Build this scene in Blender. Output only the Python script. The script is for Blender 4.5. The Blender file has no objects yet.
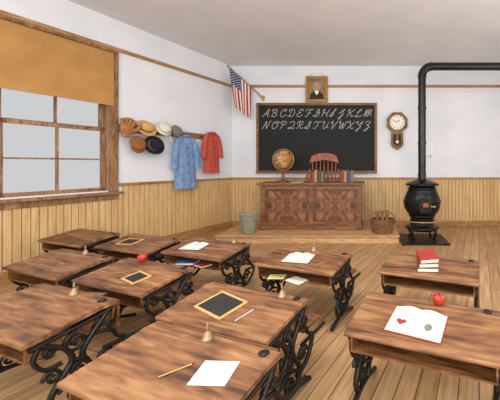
import bpy, math, random
from mathutils import Vector, Matrix
random.seed(7)
R=math.radians
SC=bpy.context.scene
COL=SC.collection
try: SC.view_settings.view_transform='Standard'
except Exception: pass

# ---------------------------------------------------------------- materials
def newmat(name):
    m=bpy.data.materials.new(name); m.use_nodes=True
    nt=m.node_tree; b=nt.nodes['Principled BSDF']
    return m,nt,b
def srgb(h):
    h=h.lstrip('#'); v=[int(h[i:i+2],16)/255 for i in (0,2,4)]
    return tuple((c/12.92 if c<=0.04045 else ((c+0.055)/1.055)**2.4) for c in v)+(1,)
def ramp(nt,stops):
    r=nt.nodes.new('ShaderNodeValToRGB')
    while len(r.color_ramp.elements)<len(stops): r.color_ramp.elements.new(0.5)
    for e,(p,c) in zip(r.color_ramp.elements,stops):
        e.position=p; e.color=srgb(c)
    return r
def flat(name,c,rough=0.6,metal=0.0,c2=None,scale=12):
    m,nt,b=newmat(name); b.inputs['Roughness'].default_value=rough; b.inputs['Metallic'].default_value=metal
    tc=nt.nodes.new('ShaderNodeTexCoord'); n=nt.nodes.new('ShaderNodeTexNoise'); n.inputs['Scale'].default_value=scale; n.inputs['Detail'].default_value=4
    nt.links.new(tc.outputs['Object'],n.inputs['Vector'])
    r=ramp(nt,[(0.3,c),(0.7,c2 or c)])
    nt.links.new(n.outputs['Fac'],r.inputs['Fac']); nt.links.new(r.outputs['Color'],b.inputs['Base Color'])
    return m
def wood(name,dark,mid,light,scale=9,along='X',rough=0.5,stretch=0.22,mirror=False,mixv=.5,dist=1.0,fine=5,stops=(.36,.5,.63)):
    m,nt,b=newmat(name); b.inputs['Roughness'].default_value=rough
    N=nt.nodes.new; L=nt.links.new
    tc=N('ShaderNodeTexCoord'); oi=N('ShaderNodeObjectInfo')
    mul=N('ShaderNodeMath'); mul.operation='MULTIPLY'; mul.inputs[1].default_value=13.0
    L(oi.outputs['Random'],mul.inputs[0])
    src=tc.outputs['Object']
    if mirror:
        ab=N('ShaderNodeVectorMath'); ab.operation='ABSOLUTE'; L(src,ab.inputs[0])
        rot=N('ShaderNodeMapping'); rot.inputs['Rotation'].default_value=(0,R(50),0); L(ab.outputs[0],rot.inputs['Vector']); src=rot.outputs['Vector']
    add=N('ShaderNodeVectorMath'); add.operation='ADD'; L(src,add.inputs[0])
    if not mirror: L(mul.outputs[0],add.inputs[1])
    mp=N('ShaderNodeMapping'); s=[1,1,1]; s['XYZ'.index(along)]=stretch; mp.inputs['Scale'].default_value=s
    L(add.outputs[0],mp.inputs['Vector'])
    w=N('ShaderNodeTexNoise'); w.inputs['Scale'].default_value=scale; w.inputs['Distortion'].default_value=dist; w.inputs['Detail'].default_value=4
    n=N('ShaderNodeTexNoise'); n.inputs['Scale'].default_value=scale*fine; n.inputs['Detail'].default_value=5; n.inputs['Distortion'].default_value=.3
    L(mp.outputs['Vector'],w.inputs['Vector']); L(mp.outputs['Vector'],n.inputs['Vector'])
    mx=N('ShaderNodeMath'); mx.operation='MULTIPLY_ADD'; mx.inputs[1].default_value=mixv
    m2=N('ShaderNodeMath'); m2.operation='MULTIPLY'; m2.inputs[1].default_value=1-mixv
    L(n.outputs['Fac'],m2.inputs[0]); L(w.outputs['Fac'],mx.inputs[0]); L(m2.outputs[0],mx.inputs[2])
    r=ramp(nt,list(zip(stops,(dark,mid,light)))); L(mx.outputs[0],r.inputs['Fac']); L(r.outputs['Color'],b.inputs['Base Color'])
    return m

M_desk=wood('desk_wood','#3f2615','#7b5132','#a0754c',scale=8,along='X',stretch=.16,mixv=.5,dist=.7,fine=4,stops=(.36,.5,.64))
M_desk2=wood('desk_wood_side','#3b2413','#6f4527','#8f643c',scale=9,along='X')
M_teach=wood('teacher_desk_wood','#4a2b16','#744a29','#8f623c',scale=9,along='X')
M_panel=wood('figured_panel_wood','#3a2010','#6e4427','#96673f',scale=4,along='X',mirror=True,stretch=.5,mixv=.7,dist=1.4,fine=5,stops=(.38,.5,.64))
M_chair=wood('red_chair_wood','#74361c','#9a502b','#b06a40',scale=12,along='Z')
M_trim=wood('trim_wood','#85602f','#a57a4a','#b58c60',scale=10,along='Y')
M_trimx=wood('trim_wood_x','#85602f','#a57a4a','#b58c60',scale=10,along='X')
M_case=wood('window_casing_wood','#5f4026','#8c6644','#a8805a',scale=10,along='Z')
M_bead=wood('beadboard_wood','#c09a66','#cfac78','#d9b986',scale=8,along='Z',rough=0.6,stretch=.1)
M_groove=flat('groove_dark','#84623a')
M_frame=wood('board_frame_wood','#5c3a1c','#7d5530','#8e643c',scale=10,along='X')
M_log=wood('log_bark','#5a3f28','#8a6440','#a88058',scale=14,along='Z',rough=0.9)
M_plat=wood('platform_wood','#a57d52','#c29a6c','#d2ad80',scale=8,along='X')
M_iron=flat('cast_iron','#15130f',0.45,0.4,'#25211b')
M_stove=flat('stove_black','#121213',0.35,0.5,'#222224')
M_pipe=flat('stove_pipe_black','#1b1b1c',0.35,0.5,'#303032',5)
M_brass=flat('brass','#a8844a',0.4,0.5,'#c7a566')
M_bell=flat('dull_bell_metal','#8a7654',0.45,0.4,'#a89070')
M_wall=flat('plaster_wall','#d8dde6',0.9,0,'#e6e8ed',1.3)
M_ceil=flat('plaster_ceiling','#dee1e6',0.9,0,'#e8e9ec',1.3)
M_black=flat('blackboard_slate','#0b0d0e',0.75,0,'#161819',2)
M_chalk=flat('chalk_white','#b9bdbb',0.9)
M_paper=flat('paper_white','#e6e2d6',0.8,0,'#f1eee4',8)
M_ypaper=flat('paper_yellow','#d9cb7a',0.8,0,'#e2d894',8)
M_slate=flat('school_slate','#161718',0.6,0,'#242526',9)
M_blind=flat('window_blind_cloth','#a87a42',0.8,0,'#b88a4e',3)
M_red=flat('red_cover','#8f2b22',0.6,0,'#a2362b')
M_green=flat('green_cover','#35513a',0.6)
M_blue=flat('blue_cover','#35507e',0.6)
M_brown=flat('brown_cover','#5b3b22',0.6)
M_tan=flat('tan_cover','#a88b60',0.6)
M_grey=flat('grey_cover','#77746a',0.7)
M_wicker=flat('grey_wicker','#7f7b6c',0.9,0,'#a39f8c',30)
M_bcoat=flat('blue_wool','#6283b2',0.95,0,'#86a3cb',9)
M_rcoat=flat('red_wool','#b04438',0.95,0,'#c55a4a',9)
M_apple=flat('apple_skin','#a3201a',0.3,0,'#c23e26',18)
M_stem=flat('apple_stem','#4a3418',0.8)
M_leafg=flat('apple_leaf','#4b6b2c',0.7)
M_face=flat('painted_skin','#b98d6c',0.8)
M_hair=flat('painted_hair','#8f887c',0.8)
M_dcoat=flat('painted_coat','#2a2320',0.8)
M_bg=flat('painted_backdrop','#7a5f42',0.8,0,'#9b7c55',5)
M_gold=flat('gilt_frame','#8f6632',0.4,0.3,'#b0884c',30)
M_ink=flat('ink_black','#1a1714',0.7)
M_mica=flat('mica_orange','#8a4b22',0.4)
M_felt=flat('black_felt','#1c1a1b',0.95)
M_straw=flat('straw','#b98f55',0.9,0,'#d0a86c',60)
M_cap=flat('brown_tweed','#6b4526',0.95,0,'#a06c3c',40)
M_leather=flat('tan_leather','#8a5a30',0.6,0,'#a8743f',15)
M_cream=flat('cream_cotton','#cfc8b8',0.95,0,'#e2dccd',20)

def glass():
    m,nt,b=newmat('window_glass')
    b.inputs['Base Color'].default_value=(0.93,0.94,0.95,1); b.inputs['Roughness'].default_value=0.05
    b.inputs['Transmission Weight'].default_value=1.0; b.inputs['IOR'].default_value=1.01
    return m
M_glass=glass()

def floormat():
    m,nt,b=newmat('plank_floor'); b.inputs['Roughness'].default_value=0.55
    N=nt.nodes.new; L=nt.links.new
    tc=N('ShaderNodeTexCoord'); mp=N('ShaderNodeMapping'); mp.inputs['Rotation'].default_value=(0,0,R(-70))
    L(tc.outputs['Object'],mp.inputs['Vector'])
    br=N('ShaderNodeTexBrick'); br.inputs['Scale'].default_value=1.0; br.inputs['Brick Width'].default_value=2.4; br.inputs['Row Height'].default_value=0.13
    br.inputs['Mortar Size'].default_value=0.004; br.offset=0.37
    br.inputs['Color1'].default_value=srgb('#cba77c'); br.inputs['Color2'].default_value=srgb('#b69066'); br.inputs['Mortar'].default_value=srgb('#694a2e')
    L(mp.outputs['Vector'],br.inputs['Vector'])
    mp2=N('ShaderNodeMapping'); mp2.inputs['Scale'].default_value=(0.8,12,1); L(mp.outputs['Vector'],mp2.inputs['Vector'])
    n=N('ShaderNodeTexNoise'); n.inputs['Scale'].default_value=2.5; n.inputs['Detail'].default_value=6; L(mp2.outputs['Vector'],n.inputs['Vector'])
    r=ramp(nt,[(0.3,'#cfc0ac'),(0.7,'#ffffff')]); L(n.outputs['Fac'],r.inputs['Fac'])
    mx=N('ShaderNodeMix'); mx.data_type='RGBA'; mx.blend_type='MULTIPLY'; mx.inputs['Factor'].default_value=1.0
    L(br.outputs['Color'],mx.inputs[6]); L(r.outputs['Color'],mx.inputs[7]); L(mx.outputs[2],b.inputs['Base Color'])
    return m
M_floor=floormat()

def globemat():
    m,nt,b=newmat('globe_map'); b.inputs['Roughness'].default_value=0.35
    N=nt.nodes.new; L=nt.links.new
    tc=N('ShaderNodeTexCoord'); n=N('ShaderNodeTexNoise'); n.inputs['Scale'].default_value=7; n.inputs['Detail'].default_value=5
    L(tc.outputs['Object'],n.inputs['Vector'])
    r=ramp(nt,[(0.44,'#bc9a6c'),(0.47,'#9a5a2c'),(0.57,'#b87844'),(0.66,'#7c6a3c')]); L(n.outputs['Fac'],r.inputs['Fac']); L(r.outputs['Color'],b.inputs['Base Color'])
    return m
M_globe=globemat()

def flagmat():
    m,nt,b=newmat('striped_flag_cloth'); b.inputs['Roughness'].default_value=0.9
    N=nt.nodes.new; L=nt.links.new
    def math_(op,a,bb=None):
        x=N('ShaderNodeMath'); x.operation=op
        if isinstance(a,(int,float)): x.inputs[0].default_value=a
        else: L(a,x.inputs[0])
        if bb is not None:
            if isinstance(bb,(int,float)): x.inputs[1].default_value=bb
            else: L(bb,x.inputs[1])
        return x.outputs[0]
    uv=N('ShaderNodeUVMap'); uv.uv_map='UVMap'; s=N('ShaderNodeSeparateXYZ'); L(uv.outputs['UV'],s.inputs[0])
    u=s.outputs[0]; v=s.outputs[1]
    st=math_('GREATER_THAN',math_('SINE',math_('MULTIPLY',u,math.pi*13)),0.0)
    mx=N('ShaderNodeMix'); mx.data_type='RGBA'; L(st,mx.inputs[0]); mx.inputs[6].default_value=srgb('#ddd8cf'); mx.inputs[7].default_value=srgb('#a8322c')
    can=math_('MULTIPLY',math_('LESS_THAN',u,0.54),math_('LESS_THAN',v,0.4))
    su=math_('SINE',math_('MULTIPLY',u,math.pi*2*9.5)); sv=math_('SINE',math_('MULTIPLY',v,math.pi*2*15))
    star=math_('GREATER_THAN',math_('MULTIPLY',su,sv),0.6)
    mc=N('ShaderNodeMix'); mc.data_type='RGBA'; L(star,mc.inputs[0]); mc.inputs[6].default_value=srgb('#2e3f6e'); mc.inputs[7].default_value=srgb('#e8e6e0')
    mm=N('ShaderNodeMix'); mm.data_type='RGBA'; L(can,mm.inputs[0]); L(mx.outputs[2],mm.inputs[6]); L(mc.outputs[2],mm.inputs[7])
    L(mm.outputs[2],b.inputs['Base Color'])
    return m
M_flag=flagmat()

# ---------------------------------------------------------------- mesh builder
class MB:
    def __init__(s): s.v=[]; s.f=[]; s.mi=[]; s.sm=[]
    def add(s,vs,fs,mi=0,smooth=False):
        o=len(s.v); s.v+= [tuple(v) for v in vs]
        for f in fs: s.f.append([i+o for i in f]); s.mi.append(mi); s.sm.append(smooth)
    def box(s,c,d,mi=0,rot=None):
        hx,hy,hz=d[0]/2,d[1]/2,d[2]/2
        vs=[Vector((x,y,z)) for x in(-hx,hx) for y in(-hy,hy) for z in(-hz,hz)]
        if rot: vs=[rot@v for v in vs]
        vs=[v+Vector(c) for v in vs]
        s.add(vs,[(0,1,3,2),(4,6,7,5),(0,4,5,1),(2,3,7,6),(0,2,6,4),(1,5,7,3)],mi)
        return s
    def bx(s,x0,x1,y0,y1,z0,z1,mi=0): return s.box(((x0+x1)/2,(y0+y1)/2,(z0+z1)/2),(abs(x1-x0),abs(y1-y0),abs(z1-z0)),mi)
    def prism(s,poly,d0,d1,axis='Z',mi=0,smooth=False):
        def P(a,b,d):
            return {'Z':(a,b,d),'Y':(a,d,b),'X':(d,a,b)}[axis]
        n=len(poly); vs=[P(a,b,d0) for a,b in poly]+[P(a,b,d1) for a,b in poly]
        s.add(vs,[list(range(n))[::-1],list(range(n,2*n))],mi)
        s.add(vs,[(i,(i+1)%n,(i+1)%n+n,i+n) for i in range(n)],mi,smooth)
        return s
    def tube(s,pts,r,n=8,mi=0,ref=(1,0,0),flat=1.0,closed=False):
        pts=[Vector(p) for p in pts]; N=len(pts); rings=[]
        for i,p in enumerate(pts):
            if closed: t=(pts[(i+1)%N]-pts[i-1])
            else: t=(pts[min(i+1,N-1)]-pts[max(i-1,0)])
            t.normalize(); a=Vector(ref)
            if abs(a.dot(t))>0.95: a=Vector((0,0.3,1))
            a=(a-t*a.dot(t)).normalized(); b=t.cross(a)
            rr=r[i] if isinstance(r,(list,tuple)) else r
            rings.append([p+a*math.cos(2*math.pi*k/n)*rr*flat+b*math.sin(2*math.pi*k/n)*rr for k in range(n)])
        vs=[v for ring in rings for v in ring]; fs=[]
        M=N if closed else N-1
        for i in range(M):
            for k in range(n):
                j=(i+1)%N
                fs.append((i*n+k,i*n+(k+1)%n,j*n+(k+1)%n,j*n+k))
        s.add(vs,fs,mi,True)
        if not closed: s.add(rings[0]+rings[-1],[list(range(n))[::-1],list(range(n,2*n))],mi)
        return s
    def lathe(s,prof,n=24,c=(0,0,0),mi=0,sx=1,sy=1,wob=None,rot=None):
        vs=[];fs=[]
        for i,(r,z) in enumerate(prof):
            for k in range(n):
                a=2*math.pi*k/n; rr=r*(1+(wob(a,i) if wob else 0))
                v=Vector((rr*math.cos(a)*sx,rr*math.sin(a)*sy,z))
                if rot: v=rot@v
                vs.append(v+Vector(c))
        for i in range(len(prof)-1):
            for k in range(n):
                fs.append((i*n+k,i*n+(k+1)%n,(i+1)*n+(k+1)%n,(i+1)*n+k))
        s.add(vs,fs,mi,True)
        s.add(vs[:n],[list(range(n))[::-1]],mi); s.add(vs[-n:],[list(range(n))],mi)
        return s
    def sphere(s,c,r,mi=0,n=16,sc=(1,1,1)):
        prof=[(max(1e-4,math.sin(math.pi*i/n)),-math.cos(math.pi*i/n)) for i in range(n+1)]
        m=MB(); m.lathe(prof,n*2); 
        s.add([(v[0]*r*sc[0]+c[0],v[1]*r*sc[1]+c[1],v[2]*r*sc[2]+c[2]) for v in m.v],m.f,mi,True); return s
    def mesh(s,name):
        me=bpy.data.meshes.new(name); me.from_pydata(s.v,[],s.f); me.update()
        for p,mi,sm in zip(me.polygons,s.mi,s.sm): p.material_index=mi; p.use_smooth=sm
        return me
def part(name,mb,mats,parent=None,loc=(0,0,0),rot=(0,0,0),bevel=0,label=None):
    me=mb if isinstance(mb,bpy.types.Mesh) else mb.mesh(name)
    if not isinstance(mats,(list,tuple)): mats=[mats]
    if len(me.materials)==0:
        for m in mats: me.materials.append(m)
    o=bpy.data.objects.new(name,me); COL.objects.link(o)
    o.location=loc; o.rotation_euler=rot
    if parent: o.parent=parent
    if bevel:
        b=o.modifiers.new('bevel','BEVEL'); b.width=bevel; b.segments=2; b.limit_method='ANGLE'
    if label: o['label']=label
    return o
def thing(name,label,cat,loc=(0,0,0),rot=(0,0,0),group=None,matrix=None):
    e=bpy.data.objects.new(name,None); e.empty_display_size=0.1; COL.objects.link(e)
    e.location=loc; e.rotation_euler=rot
    if matrix is not None: e.matrix_world=matrix
    e['label']=label; e['category']=cat
    if group: e['group']=group
    return e
def struct(name,mb,mat,matrix=None,bevel=0):
    o=part(name,mb,mat,bevel=bevel); o['kind']='structure'
    if matrix is not None: o.matrix_world=matrix
    return o
def smoothpts(p,k=5):
    out=[];n=len(p)
    for i in range(n-1):
        p0=Vector(p[max(i-1,0)]);p1=Vector(p[i]);p2=Vector(p[i+1]);p3=Vector(p[min(i+2,n-1)])
        for j in range(k):
            t=j/k
            out.append(0.5*((2*p1)+(p2-p0)*t+(2*p0-5*p1+4*p2-p3)*t*t+(3*p1-p0-3*p2+p3)*t**3))
    out.append(Vector(p[-1])); return out
def spiral(cy,cz,r,turns=1.5,a0=0,dr=1,x=0,n=22):
    return [(x,cy+r*(1-0.85*i/n)*math.cos(a0+dr*2*math.pi*turns*i/n),cz+r*(1-0.85*i/n)*math.sin(a0+dr*2*math.pi*turns*i/n)) for i in range(n+1)]

# ---------------------------------------------------------------- room
YB=7.37; TH=R(20); CX=-3.39
LW=Matrix.Translation((CX,YB,0))@Matrix.Rotation(-TH,4,'Z')   # local x = out of wall, y = along wall to corner, z up
HC=3.93; XR=3.9
floorpoly=[(-3.5,7.52),(XR+.12,7.52),(XR+.12,-1),(-6.55,-1)]
struct('floor',MB().prism(floorpoly,-0.1,0),M_floor)
struct('ceiling',MB().prism(floorpoly,HC,HC+0.1),M_ceil)
struct('wall_back',MB().bx(-3.45,XR+.1,YB,YB+.12,0,HC),M_wall)
struct('wall_right',MB().bx(XR,XR+.12,-1,YB,0,HC),M_wall)
# left wall with window opening
wy0,wy1,wz0,wz1=-3.85,-2.62,1.08,3.30
b=MB(); b.bx(-.12,0,-8.6,wy0,0,HC); b.bx(-.12,0,wy1,0,0,HC); b.bx(-.12,0,wy0,wy1,0,wz0); b.bx(-.12,0,wy0,wy1,wz1,HC)
struct('wall_left',b,M_wall,LW)
# beadboard wainscot
def beads(y0,y1,z0,z1,axis,skip=None):
    b=MB(); w=.085; n=int((y1-y0)/w)
    w=(y1-y0)/n
    for i in range(n):
        a=y0+i*w; c=a+w*.9; zt=z1
        if skip and a+w>skip[0] and a<skip[1]: zt=skip[2]
        if axis=='Y': b.bx(.008,.026,a,c,z0,zt,0); b.bx(.001,.010,a-.001,a+w,z0,zt,1)
        else: b.bx(a,c,-.026,-.008,z0,zt,0); b.bx(a-.001,a+w,-.010,-.001,z0,zt,1)
    return b
wz=1.15
struct('trim_1',beads(-8.5,-.01,.14,wz,'Y',(wy0-.16,wy1+.16,.95)),[M_bead,M_groove],LW)
o=struct('trim_2',beads(-3.38,XR-.01,.14,wz,'X'),[M_bead,M_groove],Matrix.Translation((0,YB,0)))
b=MB(); b.bx(.001,.05,-8.5,wy0-.14,wz,wz+.045); b.bx(.001,.05,wy1+.14,-.02,wz,wz+.045); struct('trim_3',b,M_trim,LW,.006)
struct('trim_4',MB().bx(-3.37,XR-.01,-.05,-.001,wz,wz+.045),M_trimx,Matrix.Translation((0,YB,0)),.006)
struct('baseboard_left',MB().bx(.001,.035,-8.5,-.02,.001,.14),M_trim,LW,.005)
struct('baseboard_back',MB().bx(-3.37,XR-.01,-.035,-.001,.001,.14),M_trimx,Matrix.Translation((0,YB,0)),.005)
struct('trim_5',MB().bx(.001,.04,-8.5,-.02,3.40,3.46),M_trim,LW,.008)
struct('trim_6',MB().bx(-3.37,XR-.01,-.04,-.001,3.40,3.46),M_trimx,Matrix.Translation((0,YB,0)),.008)
# window
W=bpy.data.objects.new('window_1',None); COL.objects.link(W); W.matrix_world=LW; W['kind']='structure'
b=MB(); c=.13
b.bx(.001,.045,wy1,wy1+c,wz0-.02,wz1+.02); b.bx(.001,.045,wy0-c,wy0,wz0-.02,wz1+.02); b.bx(.001,.05,wy0-c,wy1+c,wz1,wz1+.09)
b.bx(-.12,.0,wy1-.03,wy1-.001,wz0,wz1); b.bx(-.12,.0,wy0+.001,wy0+.03,wz0,wz1); b.bx(-.12,0,wy0+.03,wy1-.03,wz1-.03,wz1-.001)
part('casing',b,M_case,W,bevel=.006)
b=MB(); b.bx(-.1,.13,wy0-c-.03,wy1+c+.03,wz0-.06,wz0-.02); b.bx(.028,.05,wy0-c,wy1+c,wz0-.15,wz0-.06)
part('sill',b,M_case,W,bevel=.006)
def sash(name,x,z0,z1):
    b=MB(); y0,y1=wy0+.03,wy1-.03; t=.055
    b.bx(x,x+.035,y0,y0+t,z0,z1); b.bx(x,x+.035,y1-t,y1,z0,z1); b.bx(x,x+.035,y0,y1,z0,z0+t); b.bx(x,x+.035,y0,y1,z1-t,z1)
    ym=(y0+y1)/2; b.bx(x+.005,x+.03,ym-.015,ym+.015,z0,z1)
    zm=(z0+z1)/2; b.bx(x+.005,x+.03,y0,y1,zm-.012,zm+.012)
    s=part(name,b,M_case,W)
    part('pane',MB().bx(x+.015,x+.019,y0+t,y1-t,z0+t,z1-t),M_glass,s)
sash('sash',-.055,wz0,2.1); sash('sash',-.1,2.06,wz1-.03)
B=thing('window_blind','ochre cloth roller blind half drawn over the window','window blind',matrix=LW)
b=MB(); b.bx(.055,.061,wy0-.03,wy1+.05,2.50,wz1+.05); part('blind_cloth',b,M_blind,B)
part('hem_bar',MB().bx(.050,.068,wy0-.03,wy1+.05,2.47,2.50),M_blind,B)
part('roller',MB().tube([(.085,wy0-.05,wz1+.06),(.085,wy1+.08,wz1+.06)],.025,12),M_case,B)
b=MB(); b.tube([(.062,(wy0+wy1)/2,2.47),(.062,(wy0+wy1)/2,2.30)],.003,6)
part('pull_cord',b,M_cream,B)
part('pull_ring',MB().tube([(.062,(wy0+wy1)/2+.02*math.cos(a/10*6.28),2.28+.02*math.sin(a/10*6.28)) for a in range(10)],.003,6,closed=True),M_cream,B)

# platform
o=struct('trim_7',MB().bx(-2.95,.55,5.74,YB-.04,.001,.13),M_plat)
o=struct('trim_8',MB().bx(-2.97,.57,5.70,YB-.04,.1301,.15),M_plat,bevel=.006)
# ---------------------------------------------------------------- blackboard
bx0,bx1,bz0,bz1=-2.78,.17,1.30,3.02
T=thing('blackboard','large black slate chalkboard in a brown wood frame on the wall','blackboard',((bx0+bx1)/2,YB-.004,bz0))
w=bx1-bx0; h=bz1-bz0
part('slate_surface',MB().bx(-w/2+.04,w/2-.04,-.02,-.001,.04,h-.04),M_black,T)
b=MB(); t=.06; b.bx(-w/2,w/2,-.045,0,0,t); b.bx(-w/2,w/2,-.045,0,h-t,h); b.bx(-w/2,-w/2+t,-.045,0,t,h-t); b.bx(w/2-t,w/2,-.045,0,t,h-t)
part('frame',b,M_frame,T,bevel=.006)
part('chalk_tray',MB().bx(-w/2,w/2,-.11,-.046,0,.02),M_frame,T,bevel=.004)
CUR={
'A':[[(.0,.05),(.25,.25),(.55,.9),(.66,1),(.62,.5),(.7,.05),(.92,.14)],[(.22,.42),(.36,.34),(.5,.46),(.78,.42)]],
'B':[[(.22,.9),(.26,.5),(.2,.02)],[(.0,.75),(.1,.95),(.35,1),(.6,.9),(.55,.6),(.35,.53),(.65,.45),(.68,.15),(.4,0),(.08,.12)]],
'C':[[(.5,.72),(.74,.82),(.6,1),(.3,.85),(.13,.4),(.3,.02),(.6,.05),(.88,.3)]],
'D':[[(.35,.88),(.3,.4),(.2,.05),(.04,.12),(.3,.07),(.65,.1),(.8,.5),(.6,.95),(.25,1),(.03,.82),(.12,.68)]],
'E':[[(.55,.76),(.7,.86),(.5,1),(.28,.85),(.3,.6),(.5,.53),(.25,.45),(.12,.2),(.3,0),(.6,.08),(.78,.28)]],
'F':[[(.0,.74),(.12,.95),(.5,.9),(.92,1.02)],[(.52,.93),(.47,.4),(.3,.03),(.04,.14)],[(.26,.44),(.5,.5),(.72,.56)]],
'G':[[(.0,.1),(.4,.35),(.62,.85),(.5,1),(.35,.8),(.42,.55),(.74,.6),(.68,.2),(.4,0),(.06,.14),(.3,.2)]],
'H':[[(.0,.74),(.1,.9),(.22,1),(.22,.5),(.1,0)],[(.86,1),(.68,.5),(.65,.1),(.9,.12)],[(.08,.36),(.25,.58),(.45,.5),(.76,.52)]],
'I':[[(.04,.3),(.3,.6),(.6,1),(.42,.93),(.4,.4),(.25,.02),(.03,.16),(.5,.28)]],
'J':[[(.04,.4),(.4,.8),(.64,1),(.5,.7),(.4,-.15),(.25,-.32),(.14,-.12),(.68,.28)]],
'K':[[(.0,.74),(.1,.9),(.24,1),(.22,.5),(.1,0)],[(.85,1),(.5,.65),(.24,.5),(.32,.6),(.5,.35),(.6,.05),(.9,.15)]],
'L':[[(.08,.6),(.4,.7),(.64,.95),(.45,1),(.35,.6),(.25,.1),(.04,.02),(.18,.16),(.5,.0),(.85,.18)]],
'M':[[(-.04,.1),(.1,.5),(.2,1),(.25,.5),(.22,0),(.4,.7),(.52,1),(.55,.5),(.53,0),(.7,.7),(.82,1),(.85,.4),(1.02,.1)]],
'N':[[(.0,.14),(.08,.02),(.2,.5),(.27,1),(.42,.5),(.56,0),(.66,.5),(.74,.95),(.92,1)]],
'O':[[(.5,1),(.2,.8),(.12,.4),(.35,0),(.7,.2),(.75,.7),(.5,1),(.36,.8),(.6,.76),(.9,.97)]],
'P':[[(.3,.9),(.3,.4),(.18,0)],[(.0,.66),(.08,.9),(.3,1),(.65,.95),(.65,.6),(.33,.48)]],
'Q':[[(.1,.76),(.4,1),(.7,.85),(.65,.4),(.3,.05),(.06,.08),(.3,.19),(.6,0),(.92,.14)]],
'R':[[(.3,.9),(.3,.4),(.18,0)],[(.0,.66),(.08,.9),(.3,1),(.65,.95),(.62,.6),(.33,.5),(.52,.32),(.65,.05),(.92,.15)]],
'S':[[(.0,.1),(.35,.4),(.64,.85),(.5,1),(.38,.8),(.55,.5),(.6,.2),(.35,0),(.06,.16),(.3,.2)]],
'T':[[(.0,.74),(.12,.95),(.5,.9),(.92,1.02)],[(.52,.93),(.47,.4),(.3,.03),(.04,.14)]],
'U':[[(.0,.74),(.1,.92),(.2,1),(.2,.4),(.3,.05),(.5,.1),(.7,.6),(.74,1),(.7,.3),(.92,.1)]],
'V':[[(.0,.74),(.1,.92),(.2,1),(.28,.5),(.35,0),(.6,.6),(.75,.95),(.92,1)]],
'W':[[(-.02,.74),(.06,.92),(.12,1),(.18,.4),(.25,0),(.5,.8),(.52,.4),(.58,0),(.78,.6),(.85,.92),(1.0,1)]],
'X':[[(.0,.78),(.1,.95),(.22,1),(.4,.5),(.6,.02),(.9,.16)],[(.85,1),(.5,.5),(.08,0)]],
'Y':[[(.0,.74),(.1,.92),(.2,1),(.25,.6),(.45,.5),(.74,1),(.6,.3),(.4,-.3),(.22,-.2),(.7,.26)]],
'Z':[[(.04,.76),(.3,1),(.66,.92),(.5,.6),(.3,.5),(.6,.4),(.55,-.12),(.3,-.3),(.2,-.14),(.8,.26)]]}
lh=.185; lw=.195; sh=.34
for txt,zb in(("ABCDEFGHIJKLM",1.38),("NOPQRSTUVWXYZ",1.085)):
    n=len(txt); pitch=2.68/n
    for i,ch in enumerate(txt):
        b=MB()
        for st in CUR[ch]:
            b.tube(smoothpts([((x-.45)*lw+sh*z*lh,0,z*lh) for x,z in st],4),.0070,5,ref=(0,1,0),flat=.3)
        part('chalk_letter',b,M_chalk,T,(-1.35+pitch*(i+.45),-.023,zb),label=f'white cursive chalk letter {ch}')
# ---------------------------------------------------------------- flag
T=thing('flag','small striped flag with star field hanging from an angled pole','flag',(-2.62,YB-.03,3.14))
P0=Vector((0,-.01,0)); P1=Vector((-.62,-.50,.62))
part('pole',MB().tube([P0,P1],.014,8),M_case,T)
part('finial',MB().sphere(tuple(P1),.03),M_brass,T)
part('bracket',MB().box((0,.014,0),(.07,.022,.12)).tube([(0,.0,-.02),P0+(P1-P0)*.1],.022,8),M_brass,T)
nu,nv=20,22; vs=[];uv=[]
for j in range(nv+1):
    for i in range(nu+1):
        u=i/nu; v=j/nv
        top=P0+(P1-P0)*(.97-.62*u)
        gather=1-.25*v
        mid=P0+(P1-P0)*.62
        p=Vector((mid.x+(top.x-mid.x)*gather+.05*v, mid.y+(top.y-mid.y)*gather-.02*v+.04*math.sin(u*14+v*2)*v, top.z*(1-v*.35)+(mid.z*v*.35)-v*.80-.02))
        vs.append(p); uv.append((u,v))
b=MB(); b.add(vs,[(j*(nu+1)+i,j*(nu+1)+i+1,(j+1)*(nu+1)+i+1,(j+1)*(nu+1)+i) for j in range(nv) for i in range(nu)],0,True)
me=b.mesh('flag_cloth'); ul=me.uv_layers.new(name='UVMap')
for lp in me.loops: ul.data[lp.index].uv=uv[lp.vertex_index]
part('flag_cloth',me,M_flag,T)
# ---------------------------------------------------------------- portrait
T=thing('framed_portrait','gilt framed painted portrait of a grey haired person','picture frame',(-1.30,YB-.052,3.03),(R(-3),0,0))
b=MB(); W_,H_=.54,.64; t=.07
b.bx(-W_/2,W_/2,-.04,0,0,t); b.bx(-W_/2,W_/2,-.04,0,H_-t,H_); b.bx(-W_/2,-W_/2+t,-.04,0,t,H_-t); b.bx(W_/2-t,W_/2,-.04,0,t,H_-t)
part('frame',b,M_gold,T,bevel=.012)
b=MB(); b.bx(-W_/2+t,W_/2-t,-.012,-.001,t,H_-t,0)
def ell(cx,cz,rx,rz,n=20,z0=0,z1=2*math.pi): return [(cx+rx*math.cos(z0+(z1-z0)*i/n),cz+rz*math.sin(z0+(z1-z0)*i/n)) for i in range(n)]
b.prism([(-.17,.075),(.17,.075),(.15,.2),(.07,.27),(-.07,.27),(-.15,.2)],-.014,-.012,'Y',1)
b.prism(ell(0,.40,.105,.115),-.015,-.012,'Y',2); b.prism(ell(0,.38,.078,.10),-.018,-.012,'Y',3)
b.prism([(-.035,.31),(.035,.31),(.05,.24),(0,.17),(-.05,.24)],-.017,-.012,'Y',4)
b.prism(ell(-.028,.40,.011,.006),-.02,-.012,'Y',1); b.prism(ell(.028,.40,.011,.006),-.02,-.012,'Y',1); b.prism(ell(0,.335,.02,.005),-.02,-.012,'Y',5); b.prism([(-.01,.36),(.012,.36),(.004,.395)],-.02,-.012,'Y',5)
part('portrait_print',b,[M_bg,M_dcoat,M_hair,M_face,M_paper,M_red],T)
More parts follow.
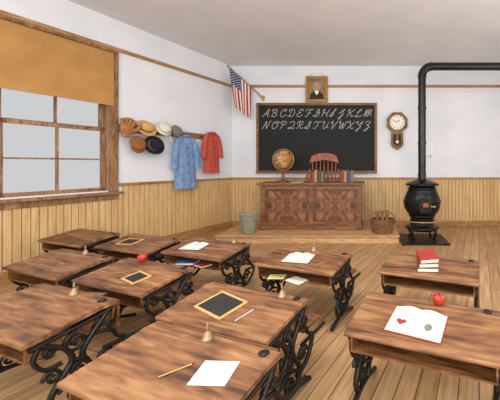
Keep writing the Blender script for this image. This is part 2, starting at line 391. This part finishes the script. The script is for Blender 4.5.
part('hanging_cord',MB().tube([(-.2,-.005,H_-.01),(0,.03,H_+.2),(.2,-.005,H_-.01)],.004,6),M_brown,T)
# ---------------------------------------------------------------- clock
T=thing('wall_clock','octagonal wooden schoolhouse wall clock with pendulum box','clock',(.66,YB-.002,2.53))
octp=lambda r:[(r*math.cos(R(22.5+45*i)),r*math.sin(R(22.5+45*i))) for i in range(8)]
part('clock_case',MB().prism(octp(.27),-.10,0,'Y'),M_teach,T,bevel=.015)
part('dial',MB().prism(ell(0,0,.175,.175,32),-.112,-.10,'Y'),M_paper,T)
b=MB(); b.tube([(.185*math.cos(a/32*6.283),-.112,.185*math.sin(a/32*6.283)) for a in range(32)],.012,8,closed=True,ref=(0,1,0)); part('bezel',b,M_brass,T)
hm=MB().box((0,-.114,.145),(.012,.004,.04)).mesh('hour_mark')
for i in range(12): part('hour_mark',hm,M_ink,T,rot=(0,R(30*i),0))
for nm,a,l,w_ in(('hour_hand',R(40),.08,.016),('minute_hand',R(-62),.13,.011)):
    part(nm,MB().box((0,-.118,l/2),(w_,.004,l)),M_ink,T,rot=(0,a,0))
b=MB(); poly=[(-.14,-.24),(.14,-.24),(.15,-.52),(.10,-.60),(0,-.66),(-.10,-.60),(-.15,-.52)]
b.prism(poly,-.09,0,'Y'); part('pendulum_box',b,M_teach,T,bevel=.012)
part('box_window',MB().prism([(-.09,-.29),(.09,-.29),(.1,-.50),(0,-.57),(-.1,-.50)],-.096,-.09,'Y'),M_ink,T)
b=MB(); b.bx(-.005,.005,-.105,-.099,-.46,-.28); b.prism(ell(0,-.47,.04,.04),-.108,-.098,'Y'); part('pendulum',b,M_brass,T)
# ---------------------------------------------------------------- stove
sx,sy=1.04,6.0
T=thing('potbelly_stove','black cast iron potbelly stove on a floor tray','stove',(sx,sy,0))
part('floor_tray',MB().prism([(-.44,-.42),(.46,-.42),(.46,.42),(-.44,.42)],.001,.03),M_iron,T,bevel=.01)
for i in range(4):
    a=R(45+90*i); c_,s_=math.cos(a),math.sin(a)
    pts=smoothpts([(c_*.20,s_*.20,.27),(c_*.30,s_*.30,.25),(c_*.31,s_*.31,.14),(c_*.27,s_*.27,.07),(c_*.33,s_*.33,.045)],5)
    part('stove_leg',MB().tube(pts,[.035-.018*j/(len(pts)-1) for j in range(len(pts))],8,ref=(0,0,1)),M_stove,T)
part('ash_base',MB().lathe([(.10,.20),(.26,.21),(.33,.25),(.34,.28),(.30,.29),(.24,.31),(.23,.46),(.26,.49),(.27,.51),(.2,.52)],32),M_stove,T)
belly=[(.22,.50),(.25,.51),(.31,.57),(.355,.66),(.365,.74),(.36,.76),(.375,.77),(.375,.79),(.36,.80),(.345,.87),(.30,.97),(.27,1.02),(.29,1.03),(.29,1.05),(.26,1.06),(.25,1.10)]
part('belly',MB().lathe(belly,36),M_stove,T)
part('top_plate',MB().lathe([(.2,1.09),(.32,1.095),(.335,1.11),(.33,1.13),(.30,1.145),(.24,1.17),(.16,1.20),(.10,1.21),(.1,1.22)],32),M_stove,T)
d=part('fire_door',MB().prism([(-.10,.60),(.10,.60),(.12,.66),(.12,.80),(.10,.86),(-.10,.86),(-.12,.80),(-.12,.66)],-.405,-.33,'Y'),M_stove,T,bevel=.012)
part('mica_window',MB().bx(-.05,.05,-.412,-.40,.71,.79),M_mica,d)
part('door_latch',MB().tube([(.09,-.41,.73),(.15,-.43,.72)],.012,8).sphere((.16,-.43,.72),.02),M_brass,d)
b=MB(); b.prism([(-.09,.33),(.09,.33),(.09,.45),(-.09,.45)],-.26,-.2,'Y'); part('ash_door',b,M_stove,T,bevel=.01)
part('foot_rail',MB().tube([(.40*math.cos(R(a)),.40*math.sin(R(a)),.42) for a in range(200,341,10)],.010,8,ref=(0,0,1)),M_brass,T)
P=thing('stove_pipe','black metal stove pipe rising and elbowing toward the wall','stove pipe',(sx,sy,1.221))
pz=3.47-1.221
part('vertical_pipe',MB().tube([(0,0,.002),(0,0,pz-.2)],.078,20,ref=(1,0,0)),M_pipe,P)
el=[(.2-.2*math.cos(R(a)),0,pz-.2+.2*math.sin(R(a))) for a in range(0,91,15)]
part('elbow',MB().tube(el,.084,20,ref=(0,1,0)),M_pipe,P)
part('horizontal_pipe',MB().tube([(.2,0,pz),(XR-sx-.002,0,pz)],.078,20,ref=(0,1,0)),M_pipe,P)
for z in(.05,.7,1.4,pz-.22):
    part('pipe_collar',MB().tube([(0,0,z),(0,0,z+.035)],.088,20),M_pipe,P)
b=MB(); b.tube([(.09,0,.45),(.17,0,.45)],.008,8,ref=(0,0,1)); b.tube([(.17+.025*math.cos(i/10*6.28),0,.45+.025*math.sin(i/10*6.28)) for i in range(10)],.006,6,closed=True,ref=(0,1,0)); part('damper_handle',b,M_brass,P)
# wood basket + logs
K=thing('wood_basket','brown woven basket holding split firewood logs','basket',(.25,6.02,.151))
b=MB(); 
for i in range(9):
    z=.02+i*.03; r=.165+.006*i
    b.tube([((r+.008*math.sin(k*3.14159+i*3.14159))*1.15*math.cos(k/32*6.283),(r+.008*math.sin(k*3.14159+i*3.14159))*.9*math.sin(k/32*6.283),z) for k in range(32)],.017,6,closed=True,ref=(0,0,1))
part('basket_body',b,M_frame,K); part('basket_base',MB().lathe([(.16,0.0),(.165,.02)],24,sx=1.15,sy=.9),M_brown,K)
b=MB(); b.tube([(.215*1.15*math.cos(k/16*3.14159),0,.27+.16*math.sin(k/16*3.14159)) for k in range(17)],.012,8,ref=(0,1,0)); part('basket_handle',b,M_log,K)
random.seed(4)
for i,(x,y) in enumerate([(-.085,.02),(.0,-.07),(.08,.02),(0,.06)]):
    l=.42+random.uniform(-.05,.06)
    o=part('firewood_log',MB().prism([(.036,0),(.03,.025),(0,.036),(-.03,.02),(-.036,-.01),(-.01,-.033),(.022,-.028)],0,l),M_log,None,(.25+x,6.02+y,.178),(0,R(x*40),0),bevel=.004)
    o['label']='split firewood log standing in the basket'; o['category']='firewood'; o['group']='logs in the basket'

# ---------------------------------------------------------------- teacher desk
dx0,dx1=-2.34,-.12; dy0,dy1=6.24,6.84; dz=.151; dh=.98
T=thing('teacher_desk','large brown wooden teacher desk with two figured front panels','desk',((dx0+dx1)/2,dy0,dz))
w=dx1-dx0; hw=w/2
part('desk_top',MB().bx(-hw,hw,-.04,.62,dh-.05,dh),M_teach,T,bevel=.012)
b=MB(); e=hw-.06
b.bx(-e,e,.03,.05,.08,dh-.05)
b.bx(-e,-e+.03,.05,.58,.08,dh-.05); b.bx(e-.03,e,.05,.58,.08,dh-.05); b.bx(-e,-.35,.55,.58,.08,dh-.05); b.bx(.35,e,.55,.58,.08,dh-.05); b.bx(-.38,-.35,.06,.55,.08,dh-.05); b.bx(.35,.38,.06,.55,.08,dh-.05)
part('desk_body',b,M_teach,T)
b=MB()
for x in(-e,-.045,e-.09): b.bx(x,x+.09,0,.03,.08,dh-.05)
for s in(-1,1):
    xa,xb=(-e+.09,-.045) if s<0 else (.045,e-.09)
    b.bx(xa,xb,0,.03,.08,.17); b.bx(xa,xb,0,.03,dh-.14,dh-.05)
part('front_frame',b,M_teach,T,bevel=.006)
part('plinth',MB().bx(-hw+.03,hw-.03,-.025,.6,0,.08),M_teach,T,bevel=.008)
for s in(-1,1):
    cx=s*(.045+(e-.09))/2; pw=(e-.09-.045)/2
    part('front_panel',MB().bx(-pw+.004,pw-.004,-.004,.008,-.335,.335),M_panel,T,(cx,.022,.505),bevel=.003)
    b=MB(); q=.022
    b.bx(-pw,pw,-.03,-.004,.313,.335); b.bx(-pw,pw,-.03,-.004,-.335,-.313); b.bx(-pw,-pw+q,-.03,-.004,-.313,.313); b.bx(pw-q,pw,-.03,-.004,-.313,.313)
    part('panel_moulding',b,M_desk2,T,(cx,.022,.505),bevel=.004)
# spindle chair
C=thing('spindle_back_chair','reddish brown wooden armchair with a spindle back','chair',(-1.10,7.04,.151))
part('seat',MB().prism([(-.30,-.17),(.30,-.17),(.34,0),(.30,.18),(-.30,.18),(-.34,0)],.50,.545),M_chair,C,bevel=.015)
for x in(-.24,.24):
    for y in(-.12,.13):
        part('leg',MB().tube([(x*1.1,y*1.15,.0),(x*1.04,y*1.05,.25),(x,y,.50)],[.02,.028,.02],10),M_chair,C)
part('crest_rail',MB().prism([(-.36,1.38),(-.30,1.56),(-.18,1.62),(0,1.64),(.18,1.62),(.30,1.56),(.36,1.38),(.30,1.42),(0,1.47),(-.30,1.42)],.15,.19,'Y'),M_chair,C,bevel=.01)
for i in range(7):
    x=-.27+.09*i
    part('spindle',MB().tube([(x*.9,.155,.54),(x*.96,.16,.8),(x*1.0,.165,1.1),(x*1.04,.17,1.45)],[.014,.019,.019,.012],8),M_chair,C)
for s in(-1,1):
    part('arm',MB().tube(smoothpts([(s*.34,.165,1.25),(s*.39,.05,1.08),(s*.37,-.12,1.04)],4),.022,8,ref=(0,0,1)).tube([(s*.31,-.10,.53),(s*.37,-.10,1.03)],.018,8),M_chair,C)
# globe
G=thing('globe','tan and brown terrestrial globe on a turned wooden stand','globe',(-1.87,6.46,1.132))
part('sphere',MB().sphere((0,0,0),.20,n=20),M_globe,G,(0,0,.48),(0,R(23),0))
part('stand',MB().lathe([(.13,0),(.14,.015),(.12,.03),(.05,.045),(.025,.07),(.035,.11),(.025,.15),(.022,.25)],24),M_teach,G)
part('meridian_ring',MB().tube([(.225*math.cos(R(a)),0,.48+.225*math.sin(R(a))) for a in range(0,360,12)],.009,8,closed=True,ref=(0,1,0)),M_brass,G)
part('horizon_ring',MB().tube([(.215*math.cos(R(a)),.215*math.sin(R(a)),.48) for a in range(0,360,12)],.008,8,closed=True,ref=(0,0,1)),M_brass,G)

# ---------------------------------------------------------------- books
def closed_book(label,cover,matrix,size=(.2,.14,.03),group=None):
    w,d,h=size; t=thing('book',label,'book',group=group,matrix=matrix)
    b=MB(); c=.004; b.bx(-w/2,w/2,-d/2,d/2,0,c); b.bx(-w/2,w/2,-d/2,d/2,h-c,h); b.bx(-w/2,-w/2+c,-d/2,d/2,c,h-c)
    part('cover',b,cover,t,bevel=.001); part('pages',MB().bx(-w/2+c,w/2-.006,-d/2+.005,d/2-.005,c,h-c),M_paper,t)
    return t
def open_book(label,matrix,w=.30,d=.2,group=None,cover=M_brown,red=False):
    t=thing('open_book',label,'book',group=group,matrix=matrix)
    part('cover',MB().bx(-w/2-.006,w/2+.006,-d/2-.006,d/2+.006,0,.004),cover,t)
    n=10
    for s in(-1,1):
        top=[(s*w/2*i/n,.006+.018*math.sin(math.pi*min(1,(i/n)*1.0+.12))) for i in range(n+1)]
        poly=top+[(s*w/2,.004),(s*.0005,.004)]
        part('page_block',MB().prism(poly,-d/2,d/2,'Y',0),M_paper,t)
        b=MB()
        for r in range(6 if not red else 3):
            y=d*.34-r*d*.12
            b.box((s*w*.25,y,.0262),(w*.34,.0025,.0012))
        o=part('printed_lines',b,M_grey,t); o['kind']='stuff'
    if red:
        hp=[(.030*(16*math.sin(a)**3)/16,.030*(13*math.cos(a)-5*math.cos(2*a)-2*math.cos(3*a)-math.cos(4*a))/16) for a in [i/24*2*math.pi for i in range(24)]]
        part('heart_drawing',MB().prism([(x-w*.25,y-.045) for x,y in hp],.0262,.0275,'Z'),M_red,t)
        part('grey_drawing',MB().prism([(w*.25+.022*math.cos(i/16*6.28),-.045+.03*math.sin(i/16*6.28)) for i in range(16)],.0262,.0275,'Z'),M_grey,t)
    return t
Tm=Matrix.Translation
def RZ(a): return Matrix.Rotation(R(a),4,'Z')
def standing(x,y,z,th,h,dp,cov,lab,tilt=0,group=None):
    m=Tm((x,y,z))@Matrix.Rotation(R(tilt),4,'Y')@Matrix(((0,0,1,-th/2),(1,0,0,0),(0,1,0,h/2),(0,0,0,1)))
    closed_book(lab,cov,m,(dp,h,th),group)
dt=1.1315
x=-1.30
for th,h,c,l in[(.05,.25,M_brown,'brown'),(.045,.22,M_red,'red'),(.05,.26,M_tan,'tan'),(.04,.21,M_green,'green'),(.05,.24,M_brown,'brown'),(.045,.22,M_grey,'grey')]:
    standing(x+th/2,6.55,dt,th,h,.17,c,f'{l} clothbound book standing upright on the teacher desk',group='upright books on the teacher desk'); x+=th+.003
x=-.66
for th,h,c,l in[(.05,.23,M_brown,'brown'),(.05,.26,M_red,'red'),(.045,.24,M_tan,'tan'),(.05,.27,M_brown,'brown'),(.04,.22,M_blue,'blue'),(.05,.25,M_grey,'grey')]:
    standing(x+th/2,6.55,dt,th,h,.17,c,f'{l} clothbound book standing upright on the teacher desk',group='upright books on the teacher desk'); x+=th+.003
o=part('paper_sheet',MB().bx(-.13,.13,-.1,.1,0,.004),M_paper,None,(-1.55,6.36,dt),(0,0,R(8))); o['label']='white paper sheet lying on the teacher desk'; o['category']='paper'
# waste basket
K=thing('waste_basket','grey wicker waste basket beside the teacher desk','waste basket',(-2.42,5.99,.1515))
b=MB()
for i in range(12):
    z=.02+i*.031; r=.115+.0045*i
    b.tube([((r+.006*math.cos(k*3.14159+i*3.14159))*math.cos(k/32*6.283),(r+.006*math.cos(k*3.14159+i*3.14159))*math.sin(k/32*6.283),z) for k in range(32)],.0165,6,closed=True,ref=(0,0,1))
part('basket_body',b,M_wicker,K); part('basket_base',MB().lathe([(.11,0.0),(.115,.02)],24),M_grey,K)
part('rim',MB().tube([(.172*math.cos(k/32*6.283),.172*math.sin(k/32*6.283),.385) for k in range(32)],.018,8,closed=True,ref=(0,0,1)),M_wicker,K)

# ---------------------------------------------------------------- school desks
SL=math.atan(.159)
W2=.43
def iron_leg_mesh():
    b=MB(); r=.0125
    def c(p,rr=r,k=5): b.tube(smoothpts([(0,y,z) for y,z in p],k),rr,6,ref=(1,0,0),flat=1.2)
    c([(-.20,.016),(-.15,.035),(-.06,.06),(.04,.065),(.14,.05),(.26,.016)],.016)
    c([(-.19,.475),(-.05,.497),(.10,.52),(.21,.545)],.013)
    c([(-.05,.06),(-.10,.14),(-.05,.24),(.0,.32),(-.04,.41),(-.15,.48)],.016)
    c([(.10,.06),(.14,.16),(.08,.26),(.05,.34),(.11,.44),(.19,.54)],.016)
    c([(-.07,.16),(.02,.2),(.12,.16)])
    c([(.0,.31),(.06,.30),(.08,.26)])
    c([(-.15,.47),(-.17,.40),(-.12,.33),(-.05,.33)])
    c([(.10,.13),(.20,.15),(.27,.22),(.30,.30)],.014)
    c([(.11,.42),(.20,.40),(.24,.34),(.29,.315)],.013)
    c([(.16,.300),(.30,.298),(.47,.298)],.013)
    S=lambda *a,k=.9: b.tube(spiral(*a),r*k,6,ref=(1,0,0),flat=1.2)
    S(.02,.42,.065,1.6,R(90),1); S(.03,.12,.052,1.5,R(-90),-1); S(.17,.24,.052,1.5,0,1)
    S(-.09,.27,.045,1.4,R(180),-1,k=.85); S(.03,.245,.042,1.4,R(60),1,k=.85); S(.13,.48,.032,1.3,R(200),1,k=.75)
    S(-.10,.415,.035,1.3,R(20),1,k=.75); S(.20,.44,.030,1.3,R(180),-1,k=.75)
    return b.mesh('iron_leg')
ME_leg=iron_leg_mesh()
b=MB()
def zt(s): return .565+.159*s
prof=[(-.225,zt(-.225)-.026),(-.23,zt(-.225)-.012),(-.225,zt(-.225)),(.13,zt(.13)),(.135,zt(.13)+.004),(.22,zt(.13)+.004),(.225,zt(.13)-.004),(.22,zt(.13)-.022),(.13,zt(.13)-.024)]
b.prism(prof,-W2,W2,'X'); ME_top=b.mesh('desktop')
b=MB(); b.bx(-.39,.39,-.20,.20,.405,.420); b.bx(-.40,-.388,-.20,.20,.405,.515); b.bx(.388,.40,-.20,.20,.405,.515); ME_shelf=b.mesh('book_shelf')
b=MB(); b.box((0,.222,.49),(.80,.018,.17),0,Matrix.Rotation(R(-4),3,'X')); ME_back=b.mesh('seat_back')
b=MB(); b.bx(-.37,.37,.253,.48,.318,.322)
for i in range(5): b.bx(-.37,.37,.253+i*.0465,.253+i*.0465+.042,.322,.345)
b.bx(-.30,-.26,.25,.48,.308,.318); b.bx(.26,.30,.25,.48,.308,.318); ME_seat=b.mesh('bench_seat')
b=MB(); b.bx(-.37,.37,.275,.28,.335,.555)
for i in range(5): b.bx(-.37,.37,.258,.275,.335+i*.0465,.335+i*.0465+.042)
ME_seatf=b.mesh('bench_seat_folded')
b=MB(); b.lathe([(.022,.0),(.026,.004),(.026,.008),(.012,.012)],16); ME_ink=b.mesh('inkwell_lid')
desks={}
def desk(k,X,Y,lab,folded=False):
    t=thing('school_desk',lab,'school desk',(X,Y,0),(0,0,-TH),group='student desks in rows')
    part('desktop',ME_top,M_desk,t,bevel=.004); part('book_shelf',ME_shelf,M_desk2,t); part('seat_back',ME_back,M_desk2,t,bevel=.004)
    part('bench_seat',ME_seatf if folded else ME_seat,M_desk2,t,bevel=.002)
    for s in(-1,1): part('iron_leg',ME_leg,M_iron,t,(s*.408,0,0),label='ornate black scrolled cast iron leg')
    part('inkwell_lid',ME_ink,M_iron,t,(.36,.178,zt(.13)+.004))
    desks[k]=Tm((X,Y,0))@Matrix.Rotation(-TH,4,'Z')
L0='wooden school desk with iron legs'
desk(1,-3.82,3.95,L0+', bare top'); desk(2,-2.80,3.64,L0+', slate on top'); desk(3,-3.02,2.92,L0+', lone hand bell on top')
desk(4,-2.04,2.60,L0+', red apple on top'); desk(5,-1.86,3.42,L0+', open book on top'); desk(6,-.66,3.02,L0+', papers in shelf')
desk(7,-.895,1.99,L0+', slate and bell on top'); desk(8,.56,2.80,L0+', stacked books on top'); desk(9,.33,1.81,L0+', large open book on top')
desk(10,-2.19,1.96,L0+', bell and folded bench',True); desk(11,-.91,1.40,L0+', loose paper on top',True)
def on(k,w,s,rot=0,lift=.0008):
    if s>.13: return desks[k]@Tm((w,s,zt(.13)+.004+lift))@RZ(rot)
    return desks[k]@Tm((w,s,zt(s)+lift))@Matrix.Rotation(SL,4,'X')@RZ(rot)
def slate(m,sc=1,label='small black writing slate with a wooden frame'):
    t=thing('writing_slate',label,'slate',group='student slates',matrix=m); a,c=.125*sc,.09*sc; f=.016
    b=MB(); b.bx(-a,a,-c,-c+f,0,.012); b.bx(-a,a,c-f,c,0,.012); b.bx(-a,-a+f,-c+f,c-f,0,.012); b.bx(a-f,a,-c+f,c-f,0,.012)
    part('frame',b,M_straw,t,bevel=.002); part('slate_panel',MB().bx(-a+f,a-f,-c+f,c-f,.002,.008),M_slate,t)
def bell(m,sc=.95):
    t=thing('hand_bell','small brass hand bell standing on a student desk','bell',group='hand bells on desks',matrix=m@Matrix.Scale(sc,4))
    part('bell_cup',MB().lathe([(.030,0),(.031,.003),(.026,.012),(.020,.025),(.017,.036),(.010,.044),(.004,.047)],20),M_bell,t)
    part('handle',MB().lathe([(.004,.046),(.006,.055),(.009,.066),(.005,.078),(.006,.086),(.002,.09)],12),M_bell,t)
def apple(m):
    t=thing('apple','shiny red apple on a student desk','apple',group='apples on desks',matrix=m)
    part('fruit',MB().lathe([(.004,.006),(.014,.0),(.026,.006),(.036,.022),(.040,.040),(.036,.056),(.024,.068),(.012,.068),(.003,.060)],24),M_apple,t)
    part('stem',MB().tube([(0,0,.06),(.002,0,.075),(.006,0,.086)],.002,6),M_stem,t)
    part('leaf',MB().prism([(0,0),(.012,.008),(.026,.004),(.014,-.006)],.078,.0795,'Z'),M_leafg,t)
def pencil(m,col=M_brass,lab='thin yellow pencil lying on the desk'):
    t=thing('pencil',lab,'pencil',group='pencils',matrix=m)
    part('shaft',MB().tube([(-.07,0,.004),(.06,0,.004)],.0038,6,ref=(0,0,1)),col,t); part('tip',MB().tube([(.06,0,.004),(.072,0,.004)],[.0036,.0006],6,ref=(0,0,1)),M_ink,t)
def sheet(m,w,d,mat,lab,lines=True):
    t=thing('paper_sheet',lab,'paper',group='loose papers on desks',matrix=m)
    part('paper',MB().bx(-w/2,w/2,-d/2,d/2,0,.002),mat,t)
    if lines:
        b=MB()
        for r in range(5): b.box((-w*.03,d*.3-r*d*.14,.0024),(w*.7,.002,.0006))
        o=part('handwriting_lines',b,M_grey,t); o['kind']='stuff'
slate(on(2,-.12,-.03,8),.95)
bell(on(3,.05,.178)); apple(on(4,-.18,.178)); slate(on(4,.12,-.06,-10),.8); pencil(on(4,-.14,-.04,25))
open_book('open white paged book on a school desk',on(5,-.16,-.03,8),.26,.17,'open books on desks'); bell(on(5,.22,.178))
open_book('open book with pale pages on a school desk',on(6,-.05,-.03,6),.28,.18,'open books on desks'); bell(on(6,.0,.178)); pencil(on(6,.22,-.08,60))
slate(on(7,-.10,-.02,-12),1.15); bell(on(7,.24,.178)); pencil(on(7,.14,-.06,75),M_chalk,'white slate pencil lying beside the slate')
for i,(c,l,s_) in enumerate([(M_green,'green',.27),(M_red,'red',.25),(M_red,'dark red',.24)]):
    m=on(8,-.02,-.02,12+5*i,lift=.0008); closed_book(f'{l} book in a small stack on a school desk',c,m@Tm((0,0,i*.0385)),(s_*.7,s_*.9,.038),'books stacked on a school desk')
open_book('large open book with a red heart drawing on its pages',on(9,-.04,-.045,-4),.32,.23,'open books on desks',red=True,cover=M_red); apple(on(9,.06,.178))
bell(on(10,.05,.178)); sheet(on(11,.22,.02,15),.17,.13,M_paper,'white handwritten paper on a school desk'); pencil(on(11,.04,-.02,50))
bell(on(11,.0,.178))
sheet(desks[6]@Tm((-.18,-.20,.4215))@RZ(20),.16,.12,M_ypaper,'yellow paper sticking out of the desk shelf'); sheet(desks[6]@Tm((.05,-.21,.4215))@RZ(-14),.18,.13,M_paper,'white paper sticking out of the desk shelf')
closed_book('blue book in the shelf of a school desk',M_blue,desks[5]@Tm((-.08,-.17,.4215))@RZ(20),(.2,.14,.028),'books in desk shelves')
closed_book('red book in the shelf of a school desk',M_red,desks[5]@Tm((.14,-.17,.4215))@RZ(-10),(.16,.12,.022),'books in desk shelves')
sheet(desks[4]@Tm((-.2,-.21,.4215))@RZ(14),.17,.12,M_paper,'white paper sticking out of the desk shelf')

# ---------------------------------------------------------------- coat rack
T=thing('coat_rack','long wooden wall rack with pegs holding hats and coats','coat rack',matrix=LW@Tm((.001,-1.55,2.12)))
part('back_board',MB().bx(0,.025,-.98,.95,-.06,.06),M_case,T,bevel=.006)
for y in [-.85,-.5,-.15,.23,.62,.85]: part('peg',MB().tube([(.02,y,0),(.10,y,.02)],.012,8,ref=(0,0,1)).sphere((.11,y,.022),.018),M_case,T)
def hat(name,label,y,z,kind,mat,band=None,tilt=70,sc=.82,x=.17):
    t=thing(name,label,'hat',group='hats on the coat rack',matrix=LW@Tm((x,y,z))@Matrix.Rotation(R(tilt),4,'Y')@Matrix.Scale(sc,4))
    if kind=='brim':
        part('crown',MB().lathe([(.001,.12),(.07,.118),(.10,.10),(.108,.05),(.112,.0)][::-1],28,sx=1.0,sy=1.12),mat,t)
        part('brim',MB().lathe([(.10,-.002),(.16,-.012),(.20,.004),(.205,.01),(.2,.014),(.16,-.002),(.10,.008)],32,sx=.95,sy=1.0),mat,t)
        if band: part('hat_band',MB().lathe([(.113,.004),(.115,.006),(.113,.035),(.110,.036)],28,sx=1.0,sy=1.12),band,t)
    elif kind=='cap':
        part('crown',MB().lathe([(.001,.075),(.09,.07),(.15,.045),(.155,.025),(.12,0)][::-1],28),mat,t)
        part('visor',MB().lathe([(.10,-.002),(.13,-.01),(.13,-.004),(.1,.004)],24,c=(.07,0,0)),mat,t)
    else:
        part('bonnet_crown',MB().lathe([(.001,.14),(.08,.13),(.13,.09),(.14,.04),(.11,.0)][::-1],32,wob=lambda a,i:.05*math.sin(a*12)),mat,t)
        part('ruffle',MB().lathe([(.11,0),(.17,-.01),(.18,.005),(.12,.012)],48,wob=lambda a,i:.06*math.sin(a*14) if i in(1,2) else 0),mat,t)
        part('ribbon_tie',MB().tube([(.1,.1,0),(.2,.12,-.05),(.3,.1,-.06)],.01,6),band or mat,t)
# leather mitt hanging first on the rack: fingers up, thumb out to the side
t=thing('leather_mitt','worn tan leather ball mitt hanging on a wall peg','mitt',matrix=LW@Tm((.17,-2.44,2.10))@Matrix.Rotation(R(-8),4,'X'))
part('palm',MB().sphere((0,0,0),.11,n=14,sc=(.42,1,.95)).tube([(0,0,-.07),(0,0,-.13)],[.07,.06],14,ref=(1,0,0),flat=.6),M_leather,t)
for k,(y,l) in enumerate([(-.085,.13),(-.035,.16),(.02,.165),(.07,.14)]):
    part('mitt_finger',MB().tube(smoothpts([(0,y*.8,.03),(.01,y*1.05,.03+l*.55),(.03,y*1.2,.03+l)],4),[.032]*8+[.018],10,ref=(1,0,0),flat=.9),M_leather,t)
part('mitt_thumb',MB().tube(smoothpts([(.01,.07,-.03),(.02,.14,.02),(.035,.17,.10)],4),[.036]*8+[.02],10,ref=(1,0,0),flat=.9),M_leather,t)
part('web_lacing',MB().tube([(.03,.10,.11),(.035,.14,.08)],.012,6).tube([(.03,.09,.08),(.035,.14,.05)],.012,6),M_brown,t)
hat('straw_hat','tan straw hat with dark band on a wall peg',-2.13,2.15,'brim',M_straw,M_brown,62)
hat('bonnet','cream cotton bonnet with ruffle on a wall peg',-1.82,2.17,'bonnet',M_cream,M_cream,60)
hat('felt_hat','black felt hat hanging low on the rack',-1.98,1.86,'brim',M_felt,M_grey,78,sc=.9,x=.15)
hat('small_cap','grey wool cap hanging on the wall rack',-1.57,2.17,'cap',M_grey,tilt=62,sc=.68)
hat('flat_cap','brown tweed cap hanging below the straw hat',-2.28,1.87,'cap',M_cap,tilt=75,sc=.85)
def coat(label,y,ztop,H,Wd,mat,name='coat'):
    t=thing(name,label,'coat',group='coats on the coat rack',matrix=LW@Tm((.118,y,ztop-H)))
    n=16; prof=[]
    for i in range(n+1):
        u=i/n
        if u<.8: r=Wd*(.40-.12*u)
        else: r=Wd*(.304*(1-((u-.8)/.2)**2*.72))
        prof.append((r,u*H))
    part('body',MB().lathe(prof,64,sx=.24,wob=lambda a,i:.09*math.sin(a*9+i*.15)*(1-i/n)),mat,t)
    for s in(-1,1):
        pts=smoothpts([(0,s*Wd*.16,H*.93),(.01,s*Wd*.32,H*.84),(.02,s*Wd*.41,H*.6),(.03,s*Wd*.44,H*.36)],5)
        m_=len(pts)-1
        part('sleeve',MB().tube(pts,[.052+.012*j/m_ for j in range(m_+1)],12,ref=(1,0,0),flat=.75),mat,t)
    part('collar',MB().tube([(.05*math.cos(k/16*6.283)+.01,.075*math.sin(k/16*6.283),H*.96+.01*math.cos(k/16*6.283)) for k in range(16)],.022,8,closed=True,ref=(0,0,1)),mat,t)
    for k in range(4): part('button',MB().sphere((.24*Wd*(.33+.02*k)+.015,0,H*(.75-.15*k)),.012,n=8),M_ink,t)
    part('placket',MB().tube([(.24*Wd*.42,.02,.03),(.24*Wd*.37,.02,H*.4),(.24*Wd*.31,.02,H*.8)],.008,6),mat,t)
coat('light blue wool coat hanging from a wall peg',-1.33,2.12,1.10,.58,M_bcoat)
coat('red wool jacket hanging from a wall peg',-.70,2.24,.92,.50,M_rcoat)

# ---------------------------------------------------------------- light
w=bpy.data.worlds.new('world'); SC.world=w; w.use_nodes=True
w.node_tree.nodes['Background'].inputs[0].default_value=(.69,.69,.69,1); w.node_tree.nodes['Background'].inputs[1].default_value=.95
def area(name,loc,target,size,e,col=(1,.96,.9)):
    l=bpy.data.lights.new(name,'AREA'); l.shape='RECTANGLE'; l.size=size[0]; l.size_y=size[1]; l.energy=e; l.color=col
    o=bpy.data.objects.new(name,l); COL.objects.link(o); o.location=loc
    o.rotation_euler=(Vector(target)-Vector(loc)).to_track_quat('-Z','Y').to_euler()
area('overhead_fill',(-1.2,2.4,3.8),(-1.2,3.6,0),(4,2.2),120)  # soft overhead fill added to brighten the room; no lamp hangs here
area('rear_fill',(-.5,-.9,2.2),(-.5,6,2.6),(6,2.4),250)  # added fill behind the camera, tilted up to lift walls and ceiling; no window
area('side_fill',(3.6,2.6,2.0),(-3,5.5,2.0),(1.8,2.6),72)  # extra fill added in front of the right wall, which has no window
# ---------------------------------------------------------------- camera
cd=bpy.data.cameras.new('camera'); cam=bpy.data.objects.new('camera',cd); COL.objects.link(cam)
cd.sensor_width=36; cd.lens=21.6; cd.shift_x=-.24; cd.shift_y=-.07; cd.clip_start=.05
cam.location=(0,0,1.5); cam.rotation_euler=(R(90),0,0); SC.camera=cam
